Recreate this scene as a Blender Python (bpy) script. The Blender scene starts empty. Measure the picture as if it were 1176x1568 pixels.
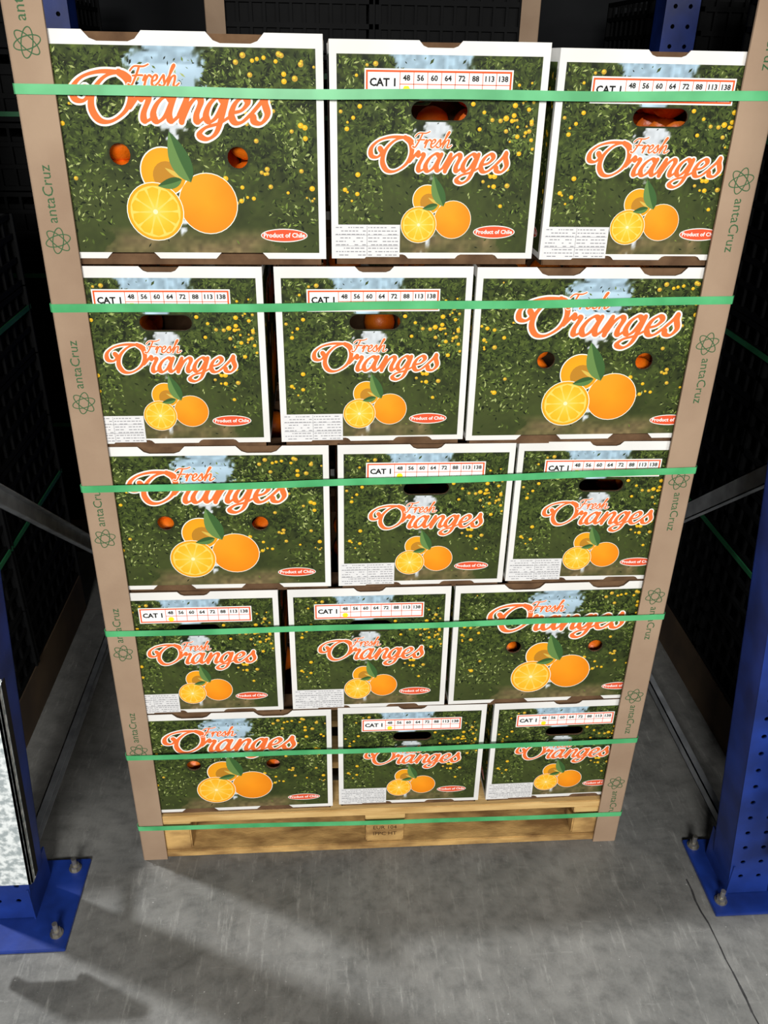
import bpy, bmesh, math, random
import numpy as np
from mathutils import Vector, Matrix
random.seed(7)
scene=bpy.context.scene
COL=scene.collection

# ---------------------------------------------------------------- helpers
def lin(c):
    r=[]
    for v in c[:3]:
        v=v/255.0
        r.append(v/12.92 if v<=0.04045 else ((v+0.055)/1.055)**2.4)
    return (r[0],r[1],r[2],1.0)
def nt(mat):
    mat.use_nodes=True
    n=mat.node_tree; b=n.nodes['Principled BSDF']; return n,b
def mat_noise(name,c1,c2,scale=8,detail=6,rough=.6,metal=0,bump=0,bscale=60,stretch=None,rng_=(.35,.65),spec=.5):
    m=bpy.data.materials.new(name); n,b=nt(m); N=n.nodes; K=n.links
    tc=N.new('ShaderNodeTexCoord'); src=tc.outputs['Object']
    if stretch:
        mp=N.new('ShaderNodeMapping'); mp.inputs['Scale'].default_value=stretch; K.new(src,mp.inputs['Vector']); src=mp.outputs['Vector']
    nz=N.new('ShaderNodeTexNoise'); nz.inputs['Scale'].default_value=scale; nz.inputs['Detail'].default_value=detail
    K.new(src,nz.inputs['Vector'])
    cr=N.new('ShaderNodeValToRGB'); cr.color_ramp.elements[0].position=rng_[0]; cr.color_ramp.elements[1].position=rng_[1]
    cr.color_ramp.elements[0].color=lin(c1); cr.color_ramp.elements[1].color=lin(c2)
    K.new(nz.outputs['Fac'],cr.inputs['Fac']); K.new(cr.outputs['Color'],b.inputs['Base Color'])
    b.inputs['Roughness'].default_value=rough; b.inputs['Metallic'].default_value=metal
    b.inputs['Specular IOR Level'].default_value=spec
    if bump:
        n2=N.new('ShaderNodeTexNoise'); n2.inputs['Scale'].default_value=bscale; K.new(src,n2.inputs['Vector'])
        bp=N.new('ShaderNodeBump'); bp.inputs['Strength'].default_value=bump; bp.inputs['Distance'].default_value=.002
        K.new(n2.outputs['Fac'],bp.inputs['Height']); K.new(bp.outputs['Normal'],b.inputs['Normal'])
    return m

M_white=mat_noise('white_board',(222,221,217),(235,234,230),6,3,.7,spec=.2)
M_brown=mat_noise('kraft_board',(84,62,44),(112,86,62),25,5,.85,bump=.3,spec=.15)
M_post=mat_noise('kraft_post',(150,126,104),(168,144,120),5,5,.8,bump=.15,bscale=120,spec=.2)
M_peel=mat_noise('orange_peel',(225,98,10),(245,125,20),30,3,.4,bump=.4,bscale=250)
M_strap=mat_noise('green_pet_strap',(66,160,98),(92,188,124),12,3,.35)
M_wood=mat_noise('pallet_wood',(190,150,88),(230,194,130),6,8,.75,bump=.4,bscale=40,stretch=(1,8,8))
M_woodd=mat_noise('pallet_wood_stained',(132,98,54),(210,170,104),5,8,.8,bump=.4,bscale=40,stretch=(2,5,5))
M_wooddk=mat_noise('old_wood',(60,46,32),(90,72,50),5,8,.85)
M_blue=mat_noise('blue_paint',(16,38,100),(26,56,140),9,8,.42,bump=.1)
M_galv=mat_noise('galvanised_steel',(130,134,138),(160,164,168),20,6,.5,metal=.4)
M_dark=mat_noise('black_plastic',(5,6,7),(11,12,13),12,4,.7,spec=.15)
M_guard=mat_noise('speckled_guard',(156,166,168),(224,230,230),70,8,.75,bump=.3,rng_=(.42,.58))
M_steel=mat_noise('bolt_steel',(130,128,120),(190,186,176),30,4,.35,metal=.8)

M_print=bpy.data.materials.new('offset_print'); n,b=nt(M_print)
at=n.nodes.new('ShaderNodeVertexColor'); at.layer_name='Col'
n.links.new(at.outputs['Color'],b.inputs['Base Color']); b.inputs['Roughness'].default_value=.6; b.inputs['Specular IOR Level'].default_value=.15

class MB:
    def __init__(s): s.v=[];s.f=[];s.m=[];s.c=[];s.mats=[]
    def mi(s,m):
        if m not in s.mats: s.mats.append(m)
        return s.mats.index(m)
    def poly(s,pts,m,col=(1,1,1,1)):
        k=len(s.v); s.v+= [tuple(p) for p in pts]
        if isinstance(col,list): s.c+=col
        else: s.c+=[col]*len(pts)
        s.f.append(tuple(range(k,k+len(pts)))); s.m.append(s.mi(m))
    def mesh(s,vs,fs,m,col=(1,1,1,1)):
        k=len(s.v); s.v+=[tuple(p) for p in vs]; s.c+=(col if isinstance(col,list) else [col]*len(vs))
        i=s.mi(m)
        for f in fs: s.f.append(tuple(a+k for a in f)); s.m.append(i)
    def box(s,a,b,m,M=None,bev=0):
        x0,y0,z0=a;x1,y1,z1=b
        if bev:
            bm=bmesh.new(); bmesh.ops.create_cube(bm,size=1)
            for v in bm.verts: v.co=Vector(((x0+x1)/2+v.co.x*(x1-x0),(y0+y1)/2+v.co.y*(y1-y0),(z0+z1)/2+v.co.z*(z1-z0)))
            bmesh.ops.bevel(bm,geom=bm.edges[:],offset=bev,segments=2,affect='EDGES')
            bm.verts.index_update(); vs=[v.co.copy() for v in bm.verts]; fs=[tuple(v.index for v in f.verts) for f in bm.faces]; bm.free()
        else:
            vs=[Vector(p) for p in [(x0,y0,z0),(x1,y0,z0),(x1,y1,z0),(x0,y1,z0),(x0,y0,z1),(x1,y0,z1),(x1,y1,z1),(x0,y1,z1)]]
            fs=[(0,3,2,1),(4,5,6,7),(0,1,5,4),(1,2,6,5),(2,3,7,6),(3,0,4,7)]
        if M: vs=[M@v for v in vs]
        s.mesh(vs,fs,m)
    def cyl(s,p,r,h,m,n=16,M=None):
        vs=[];fs=[]
        for z in (0,h):
            for i in range(n):
                a=2*math.pi*i/n; vs.append(Vector((p[0]+r*math.cos(a),p[1]+r*math.sin(a),p[2]+z)))
        for i in range(n): j=(i+1)%n; fs.append((i,j,n+j,n+i))
        fs.append(tuple(range(n,2*n))); fs.append(tuple(range(n-1,-1,-1)))
        if M: vs=[M@v for v in vs]
        s.mesh(vs,fs,m)
    def data(s,name,smooth_mats=()):
        me=bpy.data.meshes.new(name); me.from_pydata(s.v,[],s.f)
        for m in s.mats: me.materials.append(m)
        me.polygons.foreach_set('material_index',s.m)
        if smooth_mats:
            ids=[s.mats.index(m) for m in smooth_mats if m in s.mats]
            me.polygons.foreach_set('use_smooth',[i in ids for i in s.m])
        ca=me.color_attributes.new('Col','FLOAT_COLOR','POINT')
        ca.data.foreach_set('color',np.array(s.c,dtype=np.float32).ravel())
        me.update(); return me
    def obj(s,name,**k):
        o=bpy.data.objects.new(name,s.data(name,**k)); COL.objects.link(o); return o

def text_polys(txt,size,bold=0.0):
    cu=bpy.data.curves.new('t','FONT'); cu.body=txt; cu.size=size; cu.resolution_u=2; cu.offset=bold
    cu.align_x='CENTER'; cu.align_y='CENTER'
    o=bpy.data.objects.new('t',cu); COL.objects.link(o)
    dg=bpy.context.evaluated_depsgraph_get(); dg.update()
    me=bpy.data.meshes.new_from_object(o.evaluated_get(dg))
    out=[[(me.vertices[i].co.x,me.vertices[i].co.y) for i in p.vertices] for p in me.polygons]
    bpy.data.objects.remove(o); bpy.data.curves.remove(cu); bpy.data.meshes.remove(me)
    return out

# ---------------------------------------------------------------- 2D art
def stadium(cx,cz,w,h,n=8):
    r=h/2; pts=[]
    for i in range(n+1):
        a=-math.pi/2+math.pi*i/n; pts.append((cx+w/2-r+r*math.cos(a),cz+r*math.sin(a)))
    for i in range(n+1):
        a=math.pi/2+math.pi*i/n; pts.append((cx-w/2+r+r*math.cos(a),cz+r*math.sin(a)))
    return pts
def in_stad(x,z,S,e=0):
    cx,cz,w,h=S; r=h/2+e; dx=max(abs(x-cx)-(w/2-h/2),0); return dx*dx+(z-cz)**2<r*r

def catmull(P,n=8):
    P=[P[0]]+P+[P[-1]]; out=[]
    for i in range(1,len(P)-2):
        p0,p1,p2,p3=[np.array(q) for q in P[i-1:i+3]]
        for k in range(n):
            t=k/n
            out.append(.5*((2*p1)+(-p0+p2)*t+(2*p0-5*p1+4*p2-p3)*t*t+(-p0+3*p1-3*p2+p3)*t**3))
    out.append(np.array(P[-2],float)); return np.array(out)
ORANGES=[
 [(1.45,1.72),(1.05,1.93),(.5,1.75),(.12,1.2),(.1,.55),(.45,.05),(.95,.0),(1.45,.4),(1.62,1.0),(1.45,1.6),(1.05,1.93)],
 [(1.05,1.93),(.3,1.95),(-.35,1.75),(-.68,1.35),(-.6,.9),(-.25,.8),(-.05,1.05),(-.2,1.3)],
 [(1.62,.55),(1.85,.95),(1.98,1.12),(2.03,.88),(2.25,1.0),(2.32,.85),(2.2,.35),(2.27,.03),(2.5,.1),(2.65,.3)],
 [(3.25,.85),(3.0,1.02),(2.7,.75),(2.58,.3),(2.78,.0),(3.08,.25),(3.3,.95)],
 [(3.33,1.0),(3.22,.35),(3.35,.02),(3.62,.25)],
 [(3.62,.25),(3.78,.75),(3.85,1.0),(3.78,.5),(3.76,.0)],
 [(3.78,.1),(3.98,.7),(4.25,1.0),(4.42,.82),(4.32,.3),(4.42,.0),(4.7,.25)],
 [(5.32,.85),(5.08,1.02),(4.8,.75),(4.7,.3),(4.88,.02),(5.15,.25),(5.38,.9)],
 [(5.42,1.0),(5.35,.25),(5.22,-.42),(4.9,-.68),(4.55,-.52),(4.75,-.22),(5.3,-.02),(5.75,.3)],
 [(5.72,.4),(6.1,.5),(6.3,.82),(6.1,1.03),(5.82,.8),(5.72,.35),(5.9,.02),(6.2,.03),(6.55,.4)],
 [(6.55,.4),(6.85,.85),(6.95,1.12),(7.0,.8),(7.18,.35),(7.0,.0),(6.7,.05),(6.62,.25)]]
FRESH=[
 [(.55,1.75),(.35,.9),(.05,.05),(-.25,.1)],[(-.25,1.35),(.1,1.75),(.9,1.75),(1.35,1.95)],[(.05,.9),(.5,.95),(.95,.95)],
 [(1.05,.5),(1.2,.95),(1.28,.6),(1.22,0)],[(1.25,.4),(1.5,.95),(1.75,.85)],
 [(1.85,.4),(2.2,.55),(2.3,.85),(2.1,1.0),(1.9,.7),(1.9,.2),(2.15,.0),(2.5,.35)],
 [(2.5,.35),(2.85,1.0),(2.95,.6),(3.05,.2),(2.85,0),(2.6,.1)],
 [(3.1,.3),(3.55,1.3),(3.75,1.85),(3.6,1.9),(3.45,1.2),(3.35,0)],[(3.4,.2),(3.65,.85),(3.9,.95),(3.95,.6),(3.9,.1),(4.1,0),(4.4,.3)]]
class Art:
    def __init__(s,W,H,holes): s.W=W;s.H=H;s.holes=holes;s.p=[]
    def add(s,pts,col,layer): s.p.append((pts,col,layer))
    def rect(s,x0,z0,x1,z1,col,layer): s.add([(x0,z0),(x1,z0),(x1,z1),(x0,z1)],lin(col),layer)
    def ell(s,cx,cz,rx,rz,col,layer,n=28,rot=0):
        c,q=math.cos(rot),math.sin(rot); pts=[]
        for i in range(n):
            a=2*math.pi*i/n; x=rx*math.cos(a);z=rz*math.sin(a); pts.append((cx+c*x-q*z,cz+q*x+c*z))
        s.add(pts,lin(col),layer)
    def disc(s,cx,cz,r,fn,layer,nr=6,n=32):
        for i in range(nr):
            r0=r*i/nr;r1=r*(i+1)/nr
            for k in range(n):
                a0=2*math.pi*k/n;a1=2*math.pi*(k+1)/n
                q=[(r0,a0),(r1,a0),(r1,a1),(r0,a1)]
                if i==0: q=[(0,a0),(r1,a0),(r1,a1)]
                s.add([(cx+t*math.cos(a),cz+t*math.sin(a)) for t,a in q],[lin(fn(t/r,a)) for t,a in q],layer)
    def text(s,txt,cx,cz,size,col,layer,bold=0,rot=0):
        c,q=math.cos(rot),math.sin(rot)
        for P in text_polys(txt,size,bold): s.add([(cx+c*x-q*y,cz+q*x+c*y) for x,y in P],lin(col),layer)
    def script(s,strokes,x0,zb,sc,colin,colout,layer,gap=6,thin=.11,thick=.30,out=.078,shear=.22,vs=.92):
        for si,st in enumerate(strokes):
            C=catmull(st,8); C=np.stack([C[:,0]+shear*C[:,1],C[:,1]*vs],1)
            T=np.gradient(C,axis=0); L=np.hypot(T[:,0],T[:,1])+1e-9; T/=L[:,None]
            ang=np.arctan2(T[:,1],T[:,0]); w=thin+(thick-thin)*np.abs(np.sin(ang-math.radians(25)))**1.5
            w=np.convolve(np.pad(w,2,mode='edge'),np.ones(5)/5,'valid')
            N=np.stack([-T[:,1],T[:,0]],1)
            for extra,col,ly in ((out,colout,layer),(0,colin,layer+gap)):
                h=(w/2+extra)[:,None]
                A=C+N*h;B=C-N*h
                tr=lambda p:(x0+p[0]*sc,zb+p[1]*sc)
                off=.02*(si%3)
                for i in range(len(C)-1): s.add([tr(A[i]),tr(B[i]),tr(B[i+1]),tr(A[i+1])],lin(col),ly+i*.06+off)
                for i in range(0,len(C),2):
                    p=tr(C[i]); s.ell(p[0],p[1],h[i][0]*sc*.98,h[i][0]*sc*.98,col,ly+i*.06+.03+off,n=10)

def vnoise(shape,cells,seed):
    r=np.random.RandomState(seed); g=r.rand(cells[0]+2,cells[1]+2)
    y=np.linspace(0,cells[0],shape[0]); x=np.linspace(0,cells[1],shape[1])
    yi=np.minimum(y.astype(int),cells[0]);xi=np.minimum(x.astype(int),cells[1]); fy=(y-yi)[:,None];fx=(x-xi)[None,:]
    fy=fy*fy*(3-2*fy);fx=fx*fx*(3-2*fx)
    a=g[np.ix_(yi,xi)];b=g[np.ix_(yi,xi+1)];c=g[np.ix_(yi+1,xi)];d=g[np.ix_(yi+1,xi+1)]
    return (a*(1-fx)+b*fx)*(1-fy)+(c*(1-fx)+d*fx)*fy

def skymask(u,v,uc,kind):
    if kind=='L':
        if v<.30: hw=.128-.20*(v-.05)
        elif v<.54: hw=.066-.24*(v-.30)
        else: hw=0.0
    else:
        if v<.12: hw=.18
        elif v<.36: hw=.07
        elif v<.58: hw=.092-.30*(v-.36)
        else: hw=0.0
    return hw-abs(u-uc)

def background(A,uc,seed,kind):
    W,H=A.W,A.H
    mx,mt,mb=.0115,.020,.010
    cell=.0032
    nx=int((W-2*mx)/cell);nz=int((H-mt-mb)/cell)
    xs=np.linspace(mx,W-mx,nx+1);zs=np.linspace(mb,H-mt,nz+1)
    n1=vnoise((nz+1,nx+1),(12,14),seed);n2=vnoise((nz+1,nx+1),(50,62),seed+1);n3=vnoise((nz+1,nx+1),(5,5),seed+2)
    def col(i,j):
        u=xs[i]/W;v=1-zs[j]/H;a=n1[j,i];b=n2[j,i];c=n3[j,i]
        g=np.array([55,66,30])*(.7+.6*a)+np.array([40,44,16])*(b-.5)*(1.6-v)
        low=np.array([62,71,35])*(.92+.16*c)
        k=min(max((v-.48)/.25,0),1)*(.55+.45*c)
        g=g*(1-k)+low*k
        if v>.84 and abs(u-.52)<.30+.12*(a-.5):
            t=min((v-.84)/.07,1)*(.4+.8*a)*min(1,(.36-abs(u-.52))/.12); t=min(max(t,0),1)
            g=g*(1-t)+np.array([114,100,68])*(.8+.4*b)*t
        s=skymask(u,v,uc,kind)+(a-.5)*.09+(b-.5)*.06
        if s>0:
            t=min(s/.015,1)
            if v<.13: sk=np.array([156,182,198])*(.84+.3*b)
            elif v<.26: sk=np.array([164,188,204])*(.82+.34*a)
            else: sk=np.array([212,219,224])*(.86+.16*b)
            g=g*(1-t)+sk*t
        return lin(np.clip(g,4,248))
    cols=[[col(i,j) for i in range(nx+1)] for j in range(nz+1)]
    for j in range(nz):
        for i in range(nx):
            x0,x1,z0,z1=xs[i],xs[i+1],zs[j],zs[j+1]
            if any(in_stad(x,z,h,.001) for x in (x0,x1) for z in (z0,z1) for h in A.holes): continue
            A.add([(x0,z0),(x1,z0),(x1,z1),(x0,z1)],[cols[j][i],cols[j][i+1],cols[j+1][i+1],cols[j+1][i]],1.0)
    for h in A.holes:
        a=stadium(*h);b=stadium(h[0],h[1],h[2]+.018,h[3]+.018)
        for i in range(len(a)):
            k=(i+1)%len(a); A.add([a[i],b[i],b[k],a[k]],lin((40,48,22)),.4)
    R=np.random.RandomState(seed+9)
    def ok(x,z,e): return mx+e<x<W-mx-e and mb+e<z<H-mt-e and not any(in_stad(x,z,h,e+.001) for h in A.holes)
    clumps=vnoise((60,60),(9,9),seed+5)
    for _ in range(int(8500*W/.465)):
        x=R.uniform(mx,W-mx);z=R.uniform(mb,H-mt);u=x/W;v=1-z/H
        cl=clumps[min(int(v*60),59),min(int(u*60),59)]
        dens=1.0 if v<.45 else max(.12,1.0-(v-.45)*2.4)
        if .25<u<.8 and v>.55: dens*=.35
        if (u<.25 or u>.82) and .5<v<.84: dens=max(dens,.5)
        if v>.84: dens*=.4
        if skymask(u,v,uc,kind)>-.005: dens*=.06
        if R.rand()>dens: continue
        l=R.uniform(.0014,.0056);w=l*R.uniform(.22,.45);a=R.uniform(0,6.28)
        if not ok(x,z,l): continue
        t=R.rand()*(.4+.9*cl)
        c=np.array([40,52,21])*(1-t)+np.array([118,138,60])*t
        if R.rand()<.14 and cl>.4: c=np.array([160,172,104])
        if R.rand()<.3: c=np.array([23,32,14])
        d=(math.cos(a),math.sin(a));q=(-d[1],d[0])
        A.add([(x-d[0]*l,z-d[1]*l),(x+q[0]*w,z+q[1]*w),(x+d[0]*l,z+d[1]*l),(x-q[0]*w,z-q[1]*w)],lin(np.clip(c,0,255)),1.6+R.rand())
    if kind=='L': cl=[(.05,.38,.04,.06,14),(.09,.62,.05,.12,6),(.86,.22,.09,.13,20),(.80,.5,.10,.12,17),(.9,.7,.05,.10,7),(.66,.72,.05,.08,4),(.2,.18,.1,.08,6),(.76,.10,.10,.04,6)]
    else: cl=[(.92,.42,.03,.09,16),(.86,.3,.06,.09,11),(.12,.3,.06,.09,7),(.1,.68,.05,.12,6),(.80,.62,.07,.1,9),(.72,.3,.07,.07,6),(.2,.12,.1,.04,4)]
    for cu,cv,su,sv,nn in cl:
        for _ in range(nn):
            x=(cu+R.normal()*su*.85)*W;z=(1-cv+R.normal()*sv*.85)*H;r=R.uniform(.0018,.0048)
            if not ok(x,z,r): continue
            A.ell(x,z,r,r*.95,(220,172,28) if R.rand()<.65 else (190,152,52),3.0+R.rand()*.4,n=10)
            A.ell(x-r*.2,z+r*.25,r*.5,r*.42,(240,204,62),3.6+R.rand()*.2,n=8)

def fruit(A,x,z,s):
    def whole(t,a):
        k=max(0,math.cos(a-2.2))*t
        c=np.array([250,154,28])*(1-.35*t)+np.array([240,124,14])*.35*t
        return np.clip(c*(1-.06*t)+np.array([6,22,14])*k,0,255)
    W_=(248,244,232)
    A.disc(x+.020*s,z+.062*s,.0378*s,lambda t,a:W_,10.0,1)
    A.disc(x+.087*s,z+.013*s,.0482*s,lambda t,a:W_,10.2,1)
    A.disc(x+.020*s,z+.062*s,.036*s,lambda t,a:(238,156+14*(1-t),28),10.6,3)
    A.disc(x+.024*s,z+.056*s,.022*s,lambda t,a:(184,128,38),10.8,2,20)
    A.disc(x+.087*s,z+.013*s,.047*s,whole,11.2)
    A.disc(x,z,.0462*s,lambda t,a:W_,11.6,1)
    A.disc(x,z,.045*s,lambda t,a:(246,164,30) ,11.9,2)
    A.disc(x,z,.0405*s,lambda t,a:(249,206,96),12.2,2)
    for k in range(10):
        a0=2*math.pi*k/10+.05;a1=a0+2*math.pi/10-.05;am=(a0+a1)/2
        pts=[(.0065,am),(.026,a0+.0),(.0365,a0+.04),(.0388,am),(.0365,a1-.04),(.026,a1)]
        A.add([(x+r*s*math.cos(a),z+r*s*math.sin(a)) for r,a in pts],[lin(c) for c in [(250,204,72),(248,186,44),(247,178,36),(247,178,36),(247,178,36),(248,186,44)]],12.6)
    A.ell(x,z,.004*s,.004*s,(255,236,180),13.0,n=10)
    def leaf(x0,z0,x1,z1,w,ca,cb,ly):
        d=np.array([x1-x0,z1-z0]);n_=np.array([-d[1],d[0]])/np.hypot(*d)
        Lf=[];Rt=[];M_=[]
        for i in range(11):
            t=i/10;p=np.array([x0,z0])+d*t;h=w*math.sin(math.pi*t**.8)**.9 if 0<t<1 else 0
            bend=n_*.15*w*math.sin(math.pi*t)
            Lf.append(tuple(p+n_*h+bend));Rt.append(tuple(p-n_*h+bend));M_.append(tuple(p+bend))
        for i in range(10):
            A.add([M_[i],M_[i+1],Lf[i+1],Lf[i]],lin(ca),ly);A.add([M_[i],Rt[i],Rt[i+1],M_[i+1]],lin(cb),ly)
    leaf(x+.062*s,z+.046*s,x+.034*s,z+.122*s,.0165*s,(100,134,72),(60,96,50),13.2)
    leaf(x+.048*s,z+.050*s,x+.008*s,z+.040*s,.0085*s,(88,126,66),(54,88,44),13.4)
    leaf(x+.050*s,z+.052*s,x+.022*s,z+.068*s,.0035*s,(210,180,80),(210,180,80),13.0)

def oval(A,cx,cz,w,h,ts):
    A.ell(cx,cz,w/2,h/2,(248,246,240),5,32); A.ell(cx,cz,w/2-.0014,h/2-.0014,(222,86,50),5.8,32)
    A.text('Product of Chile',cx,cz,ts,(255,250,245),6.6,bold=ts*.02)

LW,SW,CH=.465,.347,.336
holeL=[(.30*LW,(1-.515)*CH,.033,.0329),(.70*LW,(1-.525)*CH,.033,.0329)]
holeS=[(.505*SW,(1-.298)*CH,.091,.028)]
OR=(240,114,54)
AL=Art(LW,CH,holeL); background(AL,.49,11,'L')
AL.script(ORANGES,.150*LW+.027,(1-.372)*CH,.0385,OR,(246,240,232),4.0)
AL.script(FRESH,.365*LW,(1-.222)*CH,.0165,OR,(246,240,232),16,gap=4,thin=.14,thick=.26)
fruit(AL,.40*LW,(1-.775)*CH,1.0)
oval(AL,.85*LW,(1-.885)*CH,.078,.022,.0104)
AS=Art(SW,CH,holeS); background(AS,.48,31,'S')
AS.script(ORANGES,.165*SW+.021,(1-.572)*CH,.0292,OR,(246,240,232),4.0)
AS.script(FRESH,.395*SW,(1-.462)*CH,.0135,OR,(246,240,232),16,gap=4,thin=.14,thick=.26)
fruit(AS,.425*SW,(1-.83)*CH,.66)
oval(AS,.80*SW,(1-.865)*CH,.072,.022,.0094)
x0,x1=.165*SW,.83*SW; z1=(1-.125)*CH; z0=(1-.232)*CH
AS.rect(x0-.0022,z0-.0022,x1+.0022,z1+.0022,(246,244,240),5.0)
AS.rect(x0,z0,x1,z1,(236,92,44),5.5)
AS.rect(x0+.003,z0+.003,x1-.003,z1-.003,(246,246,244),6.0)
xc=x0+.053
AS.text('CAT 1',(x0+xc)/2+.001,(z0+z1)/2-.0,.0158,(20,20,20),7.2,bold=.0006)
cw=(x1-.003-xc)/8
for i,t in enumerate(['48','56','60','64','72','88','113','138']):
    a=xc+i*cw
    AS.rect(a,z0+.002,a+.0011,z1-.002,(236,92,44),6.6)
    AS.text(t,a+cw/2,z1-.0112,.0112,(25,22,20),7.2,bold=.0004)
AS.rect(xc,(z0+z1)/2-.0025,x1-.002,(z0+z1)/2-.0012,(236,92,44),6.6)
AS.ell(xc+cw*.5,z0+.008,.0065,.0065,(240,230,44),7.0,n=6)
sx0,sx1,sz0,sz1=.012*SW,.335*SW,.008*CH,.170*CH
AS.rect(sx0,sz0,sx1,sz1,(222,222,222),8.0)
R=np.random.RandomState(3)
for j in range(9):
    z=sz1-.004-j*.0058
    for cx0,cx1 in ((sx0+.003,(sx0+sx1)/2-.002),((sx0+sx1)/2+.002,sx1-.003)):
        x=cx0
        while x<cx1-.004:
            l=R.uniform(.002,.008); l=min(l,cx1-x)
            if R.rand()<.8: AS.rect(x,z-.0016,x+l,z,(140,140,144),8.6)
            x+=l+.0016
for z in (sz0+.0185,sz0+.037): AS.rect(sx0+.002,z,sx1-.002,z+.0006,(110,110,115),8.8)
AS.rect((sx0+sx1)/2-.0003,sz0+.002,(sx0+sx1)/2+.0003,sz1-.002,(110,110,115),8.8)

# ---------------------------------------------------------------- carton
def notch(c,w,d,top,H):
    s=-1 if top else 1; z=H if top else 0
    return [(c-w/2,z),(c-w/2+d*.7,z+s*d*.75),(c-w/2+d*1.4,z+s*d),(c+w/2-d*1.4,z+s*d),(c+w/2-d*.7,z+s*d*.75),(c+w/2,z)]
def panel(W,H,holes,tops,bots,inset,t):
    cu=bpy.data.curves.new('p','CURVE'); cu.dimensions='2D'; cu.fill_mode='BOTH'; cu.extrude=t/2
    out=[(inset,0)]
    for c,w,d in bots: out+=notch(c,w,d,False,H)
    out+=[(W-inset,0),(W-inset,H)]
    for c,w,d in reversed(tops): out+=list(reversed(notch(c,w,d,True,H)))
    out.append((inset,H))
    for P in [out]+[stadium(*h) for h in holes]:
        sp=cu.splines.new('POLY'); sp.points.add(len(P)-1)
        for i,p in enumerate(P): sp.points[i].co=(p[0],p[1],0,1)
        sp.use_cyclic_u=True
    o=bpy.data.objects.new('p',cu); COL.objects.link(o)
    dg=bpy.context.evaluated_depsgraph_get(); dg.update()
    me=bpy.data.meshes.new_from_object(o.evaluated_get(dg))
    vs=[v.co.copy() for v in me.vertices]; fs=[tuple(p.vertices) for p in me.polygons]
    bpy.data.objects.remove(o); bpy.data.meshes.remove(me); return vs,fs
T=.004
pL=panel(LW,CH,holeL,[(.32*LW,.088,.015),(.715*LW,.088,.015)],[(.305*LW,.088,.014),(.695*LW,.088,.014)],0,T)
pS=panel(SW,CH,holeS,[(.50*SW,.068,.010)],[(.27*SW,.075,.007),(.72*SW,.075,.007)],T,T)
def build_carton():
    B=MB()
    Z=Vector((0,0,1))
    faces=[(Vector((-LW/2,-SW/2,0)),Vector((1,0,0)),Vector((0,-1,0)),pL,AL,LW),
           (Vector((LW/2,SW/2,0)),Vector((-1,0,0)),Vector((0,1,0)),pL,AL,LW),
           (Vector((LW/2,-SW/2,0)),Vector((0,1,0)),Vector((1,0,0)),pS,AS,SW),
           (Vector((-LW/2,SW/2,0)),Vector((0,-1,0)),Vector((-1,0,0)),pS,AS,SW)]
    for O,U,N,(vs,fs),A,W in faces:
        P=[O+U*v.x+Z*v.y+N*(v.z-T/2) for v in vs]
        k=len(B.v); B.v+=[tuple(p) for p in P]; B.c+=[(1,1,1,1)]*len(P)
        iw=B.mi(M_white);ib=B.mi(M_brown)
        for f in fs:
            w=[vs[i].z for i in f];u=[vs[i].x for i in f]
            white=min(w)>0 or max(u)<T+1e-5 or min(u)>W-T-1e-5
            B.f.append(tuple(a+k for a in f));B.m.append(iw if white else ib)
        for pts,col,ly in A.p:
            off=N*(ly*.00006+.00003)
            B.poly([O+U*p[0]+Z*p[1]+off for p in pts],M_print,col)
    a,c=LW/2-T,SW/2-T
    B.box((-a,-c,.003),(a,c,.007),M_brown)
    e=.0015;h0=-.011
    for s in (-1,1):
        for za,zb_ in ((h0,.006),(CH-.05,CH-.0025)):
            B.box((-a+e,min(s*(c-e),s*(c-e-.003)),za),(a-e,max(s*(c-e),s*(c-e-.003)),zb_),M_brown)
            B.box((min(s*(a-e),s*(a-e-.003)),-c+e,za),(max(s*(a-e),s*(a-e-.003)),c-e,zb_),M_brown)
    zt=CH-.019
    for s in (-1,1):
        B.box((-a,min(s*c,s*(c-.07)),zt),(a,max(s*c,s*(c-.07)),zt+.003),M_brown)
        B.box((min(s*a,s*(a-.09)),-c,zt-.004),(max(s*a,s*(a-.09)),c,zt-.001),M_brown)
    R=random.Random(4); r=.036
    bm=bmesh.new(); bmesh.ops.create_uvsphere(bm,u_segments=16,v_segments=10,radius=r); bm.verts.index_update()
    sv=[v.co.copy() for v in bm.verts];sf=[tuple(v.index for v in f.verts) for f in bm.faces];bm.free()
    nx,ny=6,4
    for k in range(4):
        for i in range(nx):
            for j in range(ny):
                if 0<i<nx-1 and 0<j<ny-1: continue
                x=(-a+r+.018)+(2*a-2*r-.036)*i/(nx-1); y=(-c+r+.018)+(2*c-2*r-.036)*j/(ny-1)
                z=.045+k*.070+R.uniform(-.004,.004)
                if R.random()<.25: continue
                B.mesh([v*(.97+.05*R.random())+Vector((x,y,z)) for v in sv],sf,M_peel)
    return B.data('orange_carton',smooth_mats=(M_peel,))
carton=build_carton()
ZR=[.1545,.4705,.8034,1.1321,1.4673,1.8085]
GAP=[.001,.003,.004,.006,.011]
DEP=3*SW
rows_=[('LSS',[(-.597,-.130),(-.117,.237),(.250,.597)]),
      ('SSL',[(-.588,-.238),(-.216,.130),(.140,.603)]),
      ('LSS',[(-.591,-.122),(-.111,.236),(.247,.594)]),
      ('SSL',[(-.586,-.235),(-.216,.131),(.138,.600)]),
      ('LSS',[(-.590,-.122),(-.115,.234),(.243,.592)])]
TOPADJ=[.006,0,-.007]
R=random.Random(21)
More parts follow.
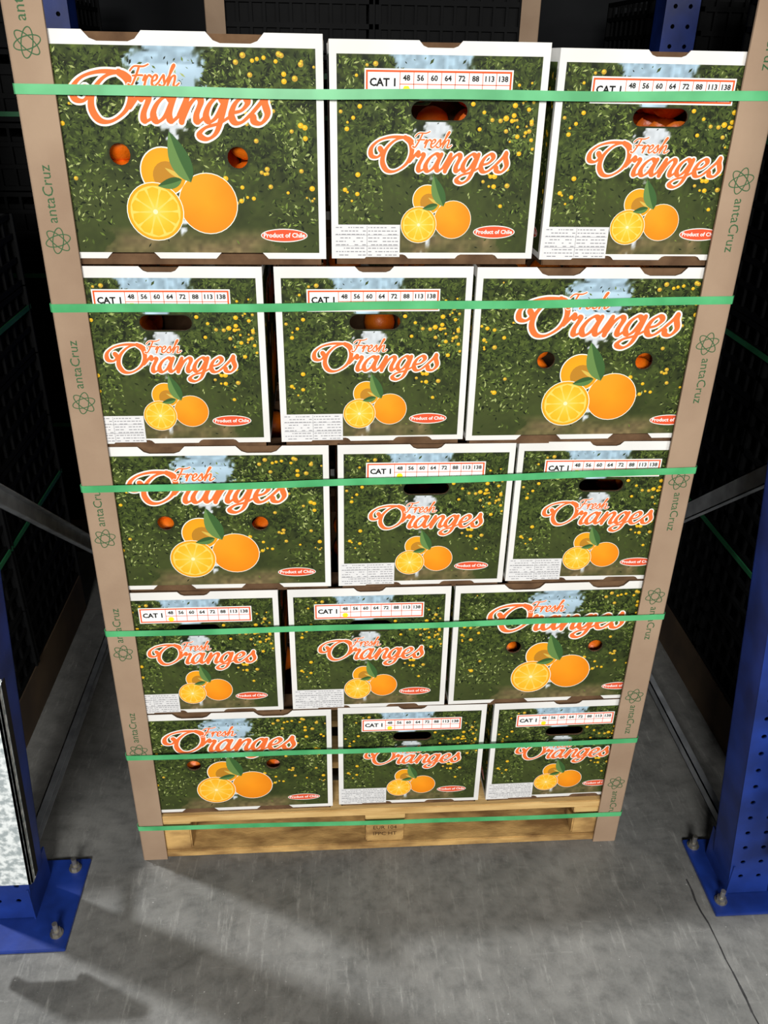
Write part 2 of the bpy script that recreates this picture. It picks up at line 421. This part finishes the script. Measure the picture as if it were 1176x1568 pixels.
def place(cx,cy,z,rot,sz):
    o=bpy.data.objects.new('orange_carton',carton); COL.objects.link(o)
    tl=math.radians(R.uniform(-.22,.22))
    o.location=(cx,cy,z); o.rotation_euler=(tl if abs(rot)>1 and abs(rot)<2 else 0,tl if abs(rot)<1 else 0,rot+math.radians(R.uniform(-.6,.6))); o.scale=(1,1,sz)
for k,(pat,xs) in enumerate(rows_):
    z=ZR[k]+GAP[k]
    for ci,(ch,(xa,xb)) in enumerate(zip(pat,xs)):
        sz=(ZR[k+1]-z-.002+(TOPADJ[ci] if k==4 else 0))/CH
        cx=(xa+xb)/2
        j=R.uniform(.003,.011)
        if ch=='L':
            for d in range(3): place(cx,SW/2+d*(SW+.003)+j,z,0 if d<2 else math.pi,sz)
        else:
            place(cx,LW/2+j,z,math.pi/2,sz); place(cx,DEP-LW/2+.004,z,-math.pi/2,sz)

# ---------------------------------------------------------------- pallet
B=MB(); X=.582; D=1.045
for yy,w in ((0.0,.1),(.16,.1),(.315,.1),(.4725,.1),(.63,.1),(.787,.1),(.945,.1)):
    B.box((-X,yy,.122),(X,yy+w,.144),M_wood,bev=.0015)
for xx in (-X,-.05,X-.1): B.box((xx,0.002,.1),(xx+.1,D-.002,.1215),M_wood,bev=.0015)
for xx in (-X,-.05,X-.1):
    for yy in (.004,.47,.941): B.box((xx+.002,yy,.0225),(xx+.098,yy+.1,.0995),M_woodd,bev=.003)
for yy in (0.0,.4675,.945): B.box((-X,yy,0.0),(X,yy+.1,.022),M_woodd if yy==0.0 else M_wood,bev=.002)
for i,t in enumerate(['EUR 104','IPPC HT']):
    for P in text_polys(t,.017): B.poly([(p[0]+.0,.0035,.072-.022*i+p[1]) for p in P],M_print,lin((60,40,25)))
B.obj('wooden_pallet')

# ---------------------------------------------------------------- corner posts
def post(sx,x,y,ztop,tilt,logos,up,syy=1,mat=None,name='cardboard_corner_post',parent=None):
    B=MB(); W=.060;t=.005;r=.005; mat=mat or M_post
    prof=[(W,0)]
    for i in range(7):
        a=math.pi*1.5-math.pi/2*i/6; prof.append((r+r*math.cos(a),r+r*math.sin(a)))
    prof+=[(0,W),(t,W),(t,t),(W,t)]
    nseg=24;n=len(prof);vs=[]
    for k in range(nseg+1):
        z=ztop*k/nseg
        for p in prof: vs.append((-sx*p[0] if sx>0 else p[0],p[1]*syy,z))
    fs=[]
    for k in range(nseg):
        for i in range(n):
            j=(i+1)%n; fs.append((k*n+i,k*n+j,(k+1)*n+j,(k+1)*n+i))
    fs.append(tuple(range(n)));fs.append(tuple(nseg*n+i for i in range(n)))
    B.mesh(vs,fs,mat)
    gcol=lin((58,96,62)); cxm=(-.03 if sx>0 else .03)
    for zl in logos:
        for k in range(3):
            a0=k*math.pi/3+.3; q=[]
            for i in range(29):
                a=2*math.pi*i/28; X_=.021*math.cos(a);Y_=.0085*math.sin(a)
                q.append((cxm+X_*math.cos(a0)-Y_*math.sin(a0),zl+X_*math.sin(a0)+Y_*math.cos(a0)))
            for i in range(28):
                (xa,za),(xb,zb)=q[i],q[i+1]; dx,dz=xb-xa,zb-za; L=math.hypot(dx,dz); nx_,nz_=-dz/L*.0008,dx/L*.0008
                yo=-.0004-(k*28+i)*4e-6
                B.poly([(xa+nx_,yo*syy,za+nz_),(xb+nx_,yo*syy,zb+nz_),(xb-nx_,yo*syy,zb-nz_),(xa-nx_,yo*syy,za-nz_)],M_print,gcol)
        for P in text_polys('antaCruz',.024):
            pts=[]
            for px,py in P:
                if up: pts.append((cxm-py*1-.003,-.0004*syy,zl+.072+px))
                else: pts.append((cxm+py+.003,-.0004*syy,zl-.072-px))
            B.poly(pts,M_print,gcol)
    o=B.obj(name); o.location=(x,y,0); o.rotation_euler=(0,tilt,0)
    if parent: o.parent=parent
    return o
TL=.0095
post(-1,-.608,-.0065,2.06,TL,[.084+.285*i for i in range(1,8)],True)
post(1,.603,-.0065,2.06,0,[.21+.28*i for i in range(0,7)],False)
post(-1,-.608,D+.012,1.80,TL,[],True,-1)
post(1,.603,D+.012,1.80,0,[],False,-1)

# ---------------------------------------------------------------- straps
def strap(zl,zr,seed):
    B=MB(); w=.0072;t=.0007
    xa,xb,ya,yb=-.6092+TL*zl,.6043,-.0085,D+.0145
    path=[]
    n=30
    for i in range(n+1):
        s=i/n; path.append((xa+.003+(xb-xa-.006)*s,ya+.0008*math.sin(s*9+seed),zl+(zr-zl)*s-.003*math.sin(math.pi*s)+.0014*math.sin(s*14+seed)*math.sin(math.pi*s)))
    path.append((xb,ya+.004,zr))
    for i in range(1,12): s=i/12; path.append((xb,ya+(yb-ya)*s,zr+.002*math.sin(s*5)))
    path.append((xb,yb-.003,zr))
    for i in range(0,n+1): s=i/n; path.append((xb-.003-(xb-xa-.006)*s,yb,zr+(zl-zr)*s))
    path.append((xa,yb-.003,zl))
    for i in range(1,12): s=i/12; path.append((xa,yb-(yb-ya)*s,zl))
    path.append((xa,ya+.004,zl))
    m=len(path);vs=[]
    for i,p in enumerate(path):
        a=Vector(path[i-1]);b=Vector(path[(i+1)%m]);d=(b-a);d.z=0;d.normalize();nn=Vector((d.y,-d.x,0))
        p=Vector(p)
        for q,zz in ((0,-w),(t,-w),(t,w),(0,w)): vs.append(p+nn*q+Vector((0,0,zz)))
    fs=[]
    for i in range(m):
        j=(i+1)%m
        for a in range(4):
            b=(a+1)%4; fs.append((i*4+a,i*4+b,j*4+b,j*4+a))
    B.mesh(vs,fs,M_strap); B.obj('green_strap')
for i,(a,b) in enumerate([(1.732,1.738),(1.397,1.411),(1.049,1.073),(.707,.717),(.352,.353),(.117,.101)]): strap(a,b,i)

# ---------------------------------------------------------------- floor
m=bpy.data.materials.new('concrete_floor'); n,b=nt(m); N=n.nodes;K=n.links
tc=N.new('ShaderNodeTexCoord')
def noise(sc,det,st=None,ro=.6):
    z=N.new('ShaderNodeTexNoise'); z.inputs['Scale'].default_value=sc; z.inputs['Detail'].default_value=det; z.inputs['Roughness'].default_value=ro
    if st:
        mp=N.new('ShaderNodeMapping'); mp.inputs['Scale'].default_value=st[0]; mp.inputs['Rotation'].default_value=(0,0,st[1]); K.new(tc.outputs['Object'],mp.inputs['Vector']); K.new(mp.outputs['Vector'],z.inputs['Vector'])
    else: K.new(tc.outputs['Object'],z.inputs['Vector'])
    return z
def ramp(src,p0,c0,p1,c1):
    r=N.new('ShaderNodeValToRGB'); r.color_ramp.elements[0].position=p0; r.color_ramp.elements[1].position=p1
    r.color_ramp.elements[0].color=c0; r.color_ramp.elements[1].color=c1; K.new(src,r.inputs['Fac']); return r
def mix(mode,fac,a,b_):
    x=N.new('ShaderNodeMixRGB'); x.blend_type=mode
    if isinstance(fac,float): x.inputs[0].default_value=fac
    else: K.new(fac,x.inputs[0])
    K.new(a,x.inputs[1]); 
    if isinstance(b_,tuple): x.inputs[2].default_value=b_
    else: K.new(b_,x.inputs[2])
    return x
base=ramp(noise(3.2,12,None,.75).outputs['Fac'],.3,lin((84,85,83)),.72,lin((134,134,130)))
scr=ramp(noise(9,9,((6,.8,1),.15),.8).outputs['Fac'],.54,(0,0,0,1),.74,(.8,.8,.8,1))
c1=mix('MIX',scr.outputs['Color'],base.outputs['Color'],lin((164,164,159)))
scr3=ramp(noise(7,9,((.9,9,1),.4),.8).outputs['Fac'],.58,(0,0,0,1),.76,(.7,.7,.7,1))
c2=mix('MIX',scr3.outputs['Color'],c1.outputs['Color'],lin((160,160,156)))
spk=ramp(noise(120,2).outputs['Fac'],.72,(0,0,0,1),.80,(1,1,1,1))
c3=mix('MIX',spk.outputs['Color'],c2.outputs['Color'],lin((196,196,192)))
drk=ramp(noise(26,9,None,.75).outputs['Fac'],.30,(.45,.45,.45,1),.52,(1,1,1,1))
c4=mix('MULTIPLY',.6,c3.outputs['Color'],drk.outputs['Color'])
K.new(c4.outputs['Color'],b.inputs['Base Color'])
rr=ramp(noise(7,5).outputs['Fac'],.3,(.38,.38,.38,1),.7,(.6,.6,.6,1)); K.new(rr.outputs['Color'],b.inputs['Roughness'])
bp=N.new('ShaderNodeBump'); bp.inputs['Strength'].default_value=.2; bp.inputs['Distance'].default_value=.003; K.new(noise(45,6).outputs['Fac'],bp.inputs['Height']); K.new(bp.outputs['Normal'],b.inputs['Normal'])
B=MB(); B.box((-4,-4.6,-.1),(4,5,0),m)
R=random.Random(2); M_crack=mat_noise('joint_dark',(30,30,30),(50,50,50),30,3,.8)
pts=[]
for i in range(24):
    y=-.13-i*.03; pts.append((.742+R.uniform(-.0025,.0025)-(y+.13)*.06,y))
for i in range(23):
    w=.0014+R.random()*.0014
    B.poly([(pts[i][0]-w,pts[i][1],.0006),(pts[i+1][0]-w,pts[i+1][1],.0006),(pts[i+1][0]+w,pts[i+1][1],.0006),(pts[i][0]+w,pts[i][1],.0006)],M_crack)
B.obj('floor')

# ---------------------------------------------------------------- rack frames
def upright(B,x,y,s,lean,top=2.6):
    M=Matrix.Translation((x,y,0))@Matrix(((1,0,lean,0),(0,1,0,0),(0,0,1,0),(0,0,0,1)))
    w=.05;t=.003;d=.09
    pl=panel(.1,top-.012,[(cx,.06+.05*i,.012,.0119) for i in range(int((top-.2)/.05)) for cx in (.028,.072)],[],[],0,t)
    vs,fs=pl
    B.mesh([M@Vector((-w+v.x,-d/2+v.z,.012+v.y)) for v in vs],fs,M_blue)
    for sx in (-1,1):
        B.box((sx*w-(t if sx>0 else 0),-d/2,.012),(sx*w+(0 if sx>0 else t),d/2,top),M_blue,M)
        B.box((min(sx*w,sx*(w-.022)),d/2-t,.012),(max(sx*w,sx*(w-.022)),d/2,top),M_blue,M)
def bolt(B,x,y,z):
    B.cyl((x,y,z),.015,.003,M_steel,18); B.cyl((x,y,z+.003),.0115,.010,M_steel,6); B.cyl((x,y,z+.013),.006,.022,M_steel,10)
def brace(B,x,p0,p1,w=.035,d=.02):
    (y0,z0),(y1,z1)=p0,p1; L=math.hypot(y1-y0,z1-z0); a=math.atan2(z1-z0,y1-y0)
    M=Matrix.Translation((x,y0,z0))@Matrix.Rotation(a,4,'X')
    B.box((-d/2,0,-w/2),(-d/2+.003,L,w/2),M_galv,M)
    B.box((-d/2,0,-w/2),(d/2,L,-w/2+.003),M_galv,M);B.box((-d/2,0,w/2-.003),(d/2,L,w/2),M_galv,M)
def frame(s,xf,yf,lean,px0,px1,py0,py1,bolts,xr):
    B=MB()
    upright(B,xf,yf,s,lean)
    upright(B,xr,1.30,s,0)
    B.box((px0,py0,0),(px1,py1,.010),M_blue,bev=.0015)
    B.box((xr-.08,1.21,0),(xr+.08,1.38,.010),M_blue,bev=.0015)
    for bx,by in bolts: bolt(B,bx,by,.010)
    brace(B,s*.87,(-.05,1.16),(1.26,.07),w=.045); brace(B,s*.87,(-.05,.07),(1.26,.07),w=.03)
    for dx in (-.056,.053): B.box((xf+dx,yf-.05,.01),(xf+dx+.004,yf+.07,.11),M_blue)
    return B.obj('rack_frame')
frame(-1,-.880,-.115,.082,-.95,-.737,-.244,-.002,[(-.765,-.205),(-.768,-.030)],-.87)
frame(1,.874,-.135,-.113,.775,.97,-.235,-.02,[(.80,-.20),(.795,-.04)],.90)
def guard(x,y,lean,zb,zt):
    B=MB(); M=Matrix.Translation((x,y,0))@Matrix(((1,0,lean,0),(0,1,0,0),(0,0,1,0),(0,0,0,1)))
    B.box((-.075,-.06,zb),(.075,-.045,zt),M_guard,M,bev=.004)
    B.box((-.075,-.06,zb),(-.062,-.03,zt),M_guard,M,bev=.004); B.box((.062,-.06,zb),(.075,-.03,zt),M_guard,M,bev=.004)
    B.box((.0755,-.045,zb+.01),(.077,-.03,zt),M_dark,M)
    B.obj('column_guard')
guard(-.838,-.225,.065,.28,.80)
guard(.945,-.225,-.08,.20,.55)

# ---------------------------------------------------------------- dark crate stacks around
def crate(B,x0,y0,z0,w,d,h,m):
    t=.012
    for yy in (y0,y0+d-t):
        for zz in (0,.33,.66,.93): B.box((x0,yy,z0+h*zz),(x0+w,yy+t,z0+h*zz+h*.07),m)
        k=12
        for i in range(k+1):
            xx=x0+(w-t)*i/k; B.box((xx,yy+.002,z0),(xx+t*(1.6 if i in(0,k) else .7),yy+t-.002,z0+h),m)
    for xx in (x0,x0+w-t):
        for zz in (0,.33,.66,.93): B.box((xx,y0,z0+h*zz),(xx+t,y0+d,z0+h*zz+h*.07),m)
        k=8
        for i in range(k+1):
            yy=y0+(d-t)*i/k; B.box((xx+.002,yy,z0),(xx+t-.002,yy+t*(1.6 if i in(0,k) else .7),z0+h),m)
    B.box((x0+.02,y0+.02,z0+.005),(x0+w-.02,y0+d-.02,z0+h*.8),m)
M_strapd=mat_noise('strap_dull',(30,92,56),(42,112,70),10,3,.4)
def stack(x0,y0,x1,y1,top,name='plastic_crate_stack'):
    B=MB(); z=.15
    nx=max(1,round((x1-x0)/.6)); ny=max(1,round((y1-y0)/.4))
    B.box((x0,y0,0),(x1,y1,.02),M_wooddk);B.box((x0,y0,.12),(x1,y1,.148),M_wooddk)
    for i in range(3):
        xx=x0+(x1-x0-.1)*i/2
        B.box((xx,y0,.02),(xx+.1,y1,.12),M_wooddk)
    while z<top:
        for i in range(nx):
            for j in range(ny):
                if 0<i<nx-1 and 0<j<ny-1: continue
                crate(B,x0+(x1-x0)/nx*i+.003,y0+(y1-y0)/ny*j+.003,z,(x1-x0)/nx-.006,(y1-y0)/ny-.006,.2,M_dark)
        z+=.205
    for zz in (.55,1.1,1.6):
        if zz>top: continue
        e=.004
        for a,c in (((x0-e,y0-e),(x1+e,y0)),((x0-e,y1),(x1+e,y1+e)),((x0-e,y0),(x0,y1)),((x1,y0),(x1+e,y1))):
            B.box((a[0],a[1],zz),(c[0],c[1],zz+.014),M_strapd)
    return B.obj(name)
stack(1.02,.10,2.2,1.1,1.9)
stack(-2.25,.10,-1.02,1.1,1.2)
rear=stack(-.47,1.50,.535,2.5,2.1)
stack(1.05,1.50,2.2,2.5,1.9)
stack(-2.2,1.50,-1.02,2.5,1.9)
for px,sx in ((-.478,-1),(.543,1)):
    post(sx,px,1.485,2.3,0,[.3+.28*i for i in range(7)],True,mat=M_post,name='edge_protector',parent=rear)
B=MB()
Mg=mat_noise('print_green',(30,86,38),(52,116,54),8,4,.5);Mr=mat_noise('print_red',(150,24,24),(184,36,34),8,4,.5)
for k in range(3):
    z=1.40+k*.2
    B.box((-2.1,.15,z),(-1.05,.75,z+.19),M_white if k==1 else Mg,bev=.003)
    B.box((-1.049,.2,z+.11),(-1.047,.5,z+.16),Mr);B.box((-1.049,.2,z+.03),(-1.047,.6,z+.09),M_white)
B.obj('printed_carton_stack')
Mw=mat_noise('shade_dark_wall',(20,22,25),(30,32,35),3,4,.9)  # near-black wall colour stands in for the unlit depth behind the racks
B=MB();B.box((-4,3.2,0),(4,3.3,4.0),Mw);B.obj('wall_back')

# ---------------------------------------------------------------- lights
def area(name,loc,target,size,energy,col=(1,1,1),sy=None):
    l=bpy.data.lights.new(name,'AREA');l.energy=energy;l.color=col;l.size=size
    if sy: l.shape='RECTANGLE';l.size_y=sy
    o=bpy.data.objects.new(name,l);COL.objects.link(o);o.location=loc
    o.rotation_euler=(Vector(target)-Vector(loc)).to_track_quat('-Z','Y').to_euler();return o
area('aisle_lamp',(-.5,-4.1,2.4),(0,0,.75),1.2,188,(1,.975,.94),.6)
area('aisle_lamp',(1.4,-3.2,2.4),(0,0,.6),.9,44,(1,.975,.94),.5)
l=bpy.data.lights.new('high_bay_lamp','SPOT');l.energy=3500;l.spot_size=math.radians(20);l.spot_blend=.7;l.shadow_soft_size=.16
o=bpy.data.objects.new('high_bay_lamp',l);COL.objects.link(o);o.location=(-3.1,1.3,11)
o.rotation_euler=(Vector((-.1,-.85,0))-Vector(o.location)).to_track_quat('-Z','Y').to_euler()
w=bpy.data.worlds.new('World');scene.world=w;w.use_nodes=True
w.node_tree.nodes['Background'].inputs[0].default_value=(.55,.6,.65,1);w.node_tree.nodes['Background'].inputs[1].default_value=.045

# ---------------------------------------------------------------- camera
P=[-0.1204,-1.4553,1.7839,0.5010,0.0711,0.0179,1300]
p,y,r=P[3:6]
F=Vector((math.sin(y)*math.cos(p),math.cos(y)*math.cos(p),-math.sin(p)))
rt=Vector((math.cos(y),-math.sin(y),0));up=rt.cross(F)
c,s=math.cos(r),math.sin(r)
Rv=c*rt+s*up;Uv=-s*rt+c*up
cam=bpy.data.cameras.new('Camera');co=bpy.data.objects.new('Camera',cam);COL.objects.link(co)
cam.sensor_fit='VERTICAL';cam.sensor_height=24;cam.lens=P[6]/1600*24;cam.clip_start=.05
Mx=Matrix.Identity(4)
for i in range(3): Mx[i][0]=Rv[i];Mx[i][1]=Uv[i];Mx[i][2]=-F[i];Mx[i][3]=P[i]
co.matrix_world=Mx
scene.camera=co
scene.view_settings.view_transform='Standard'
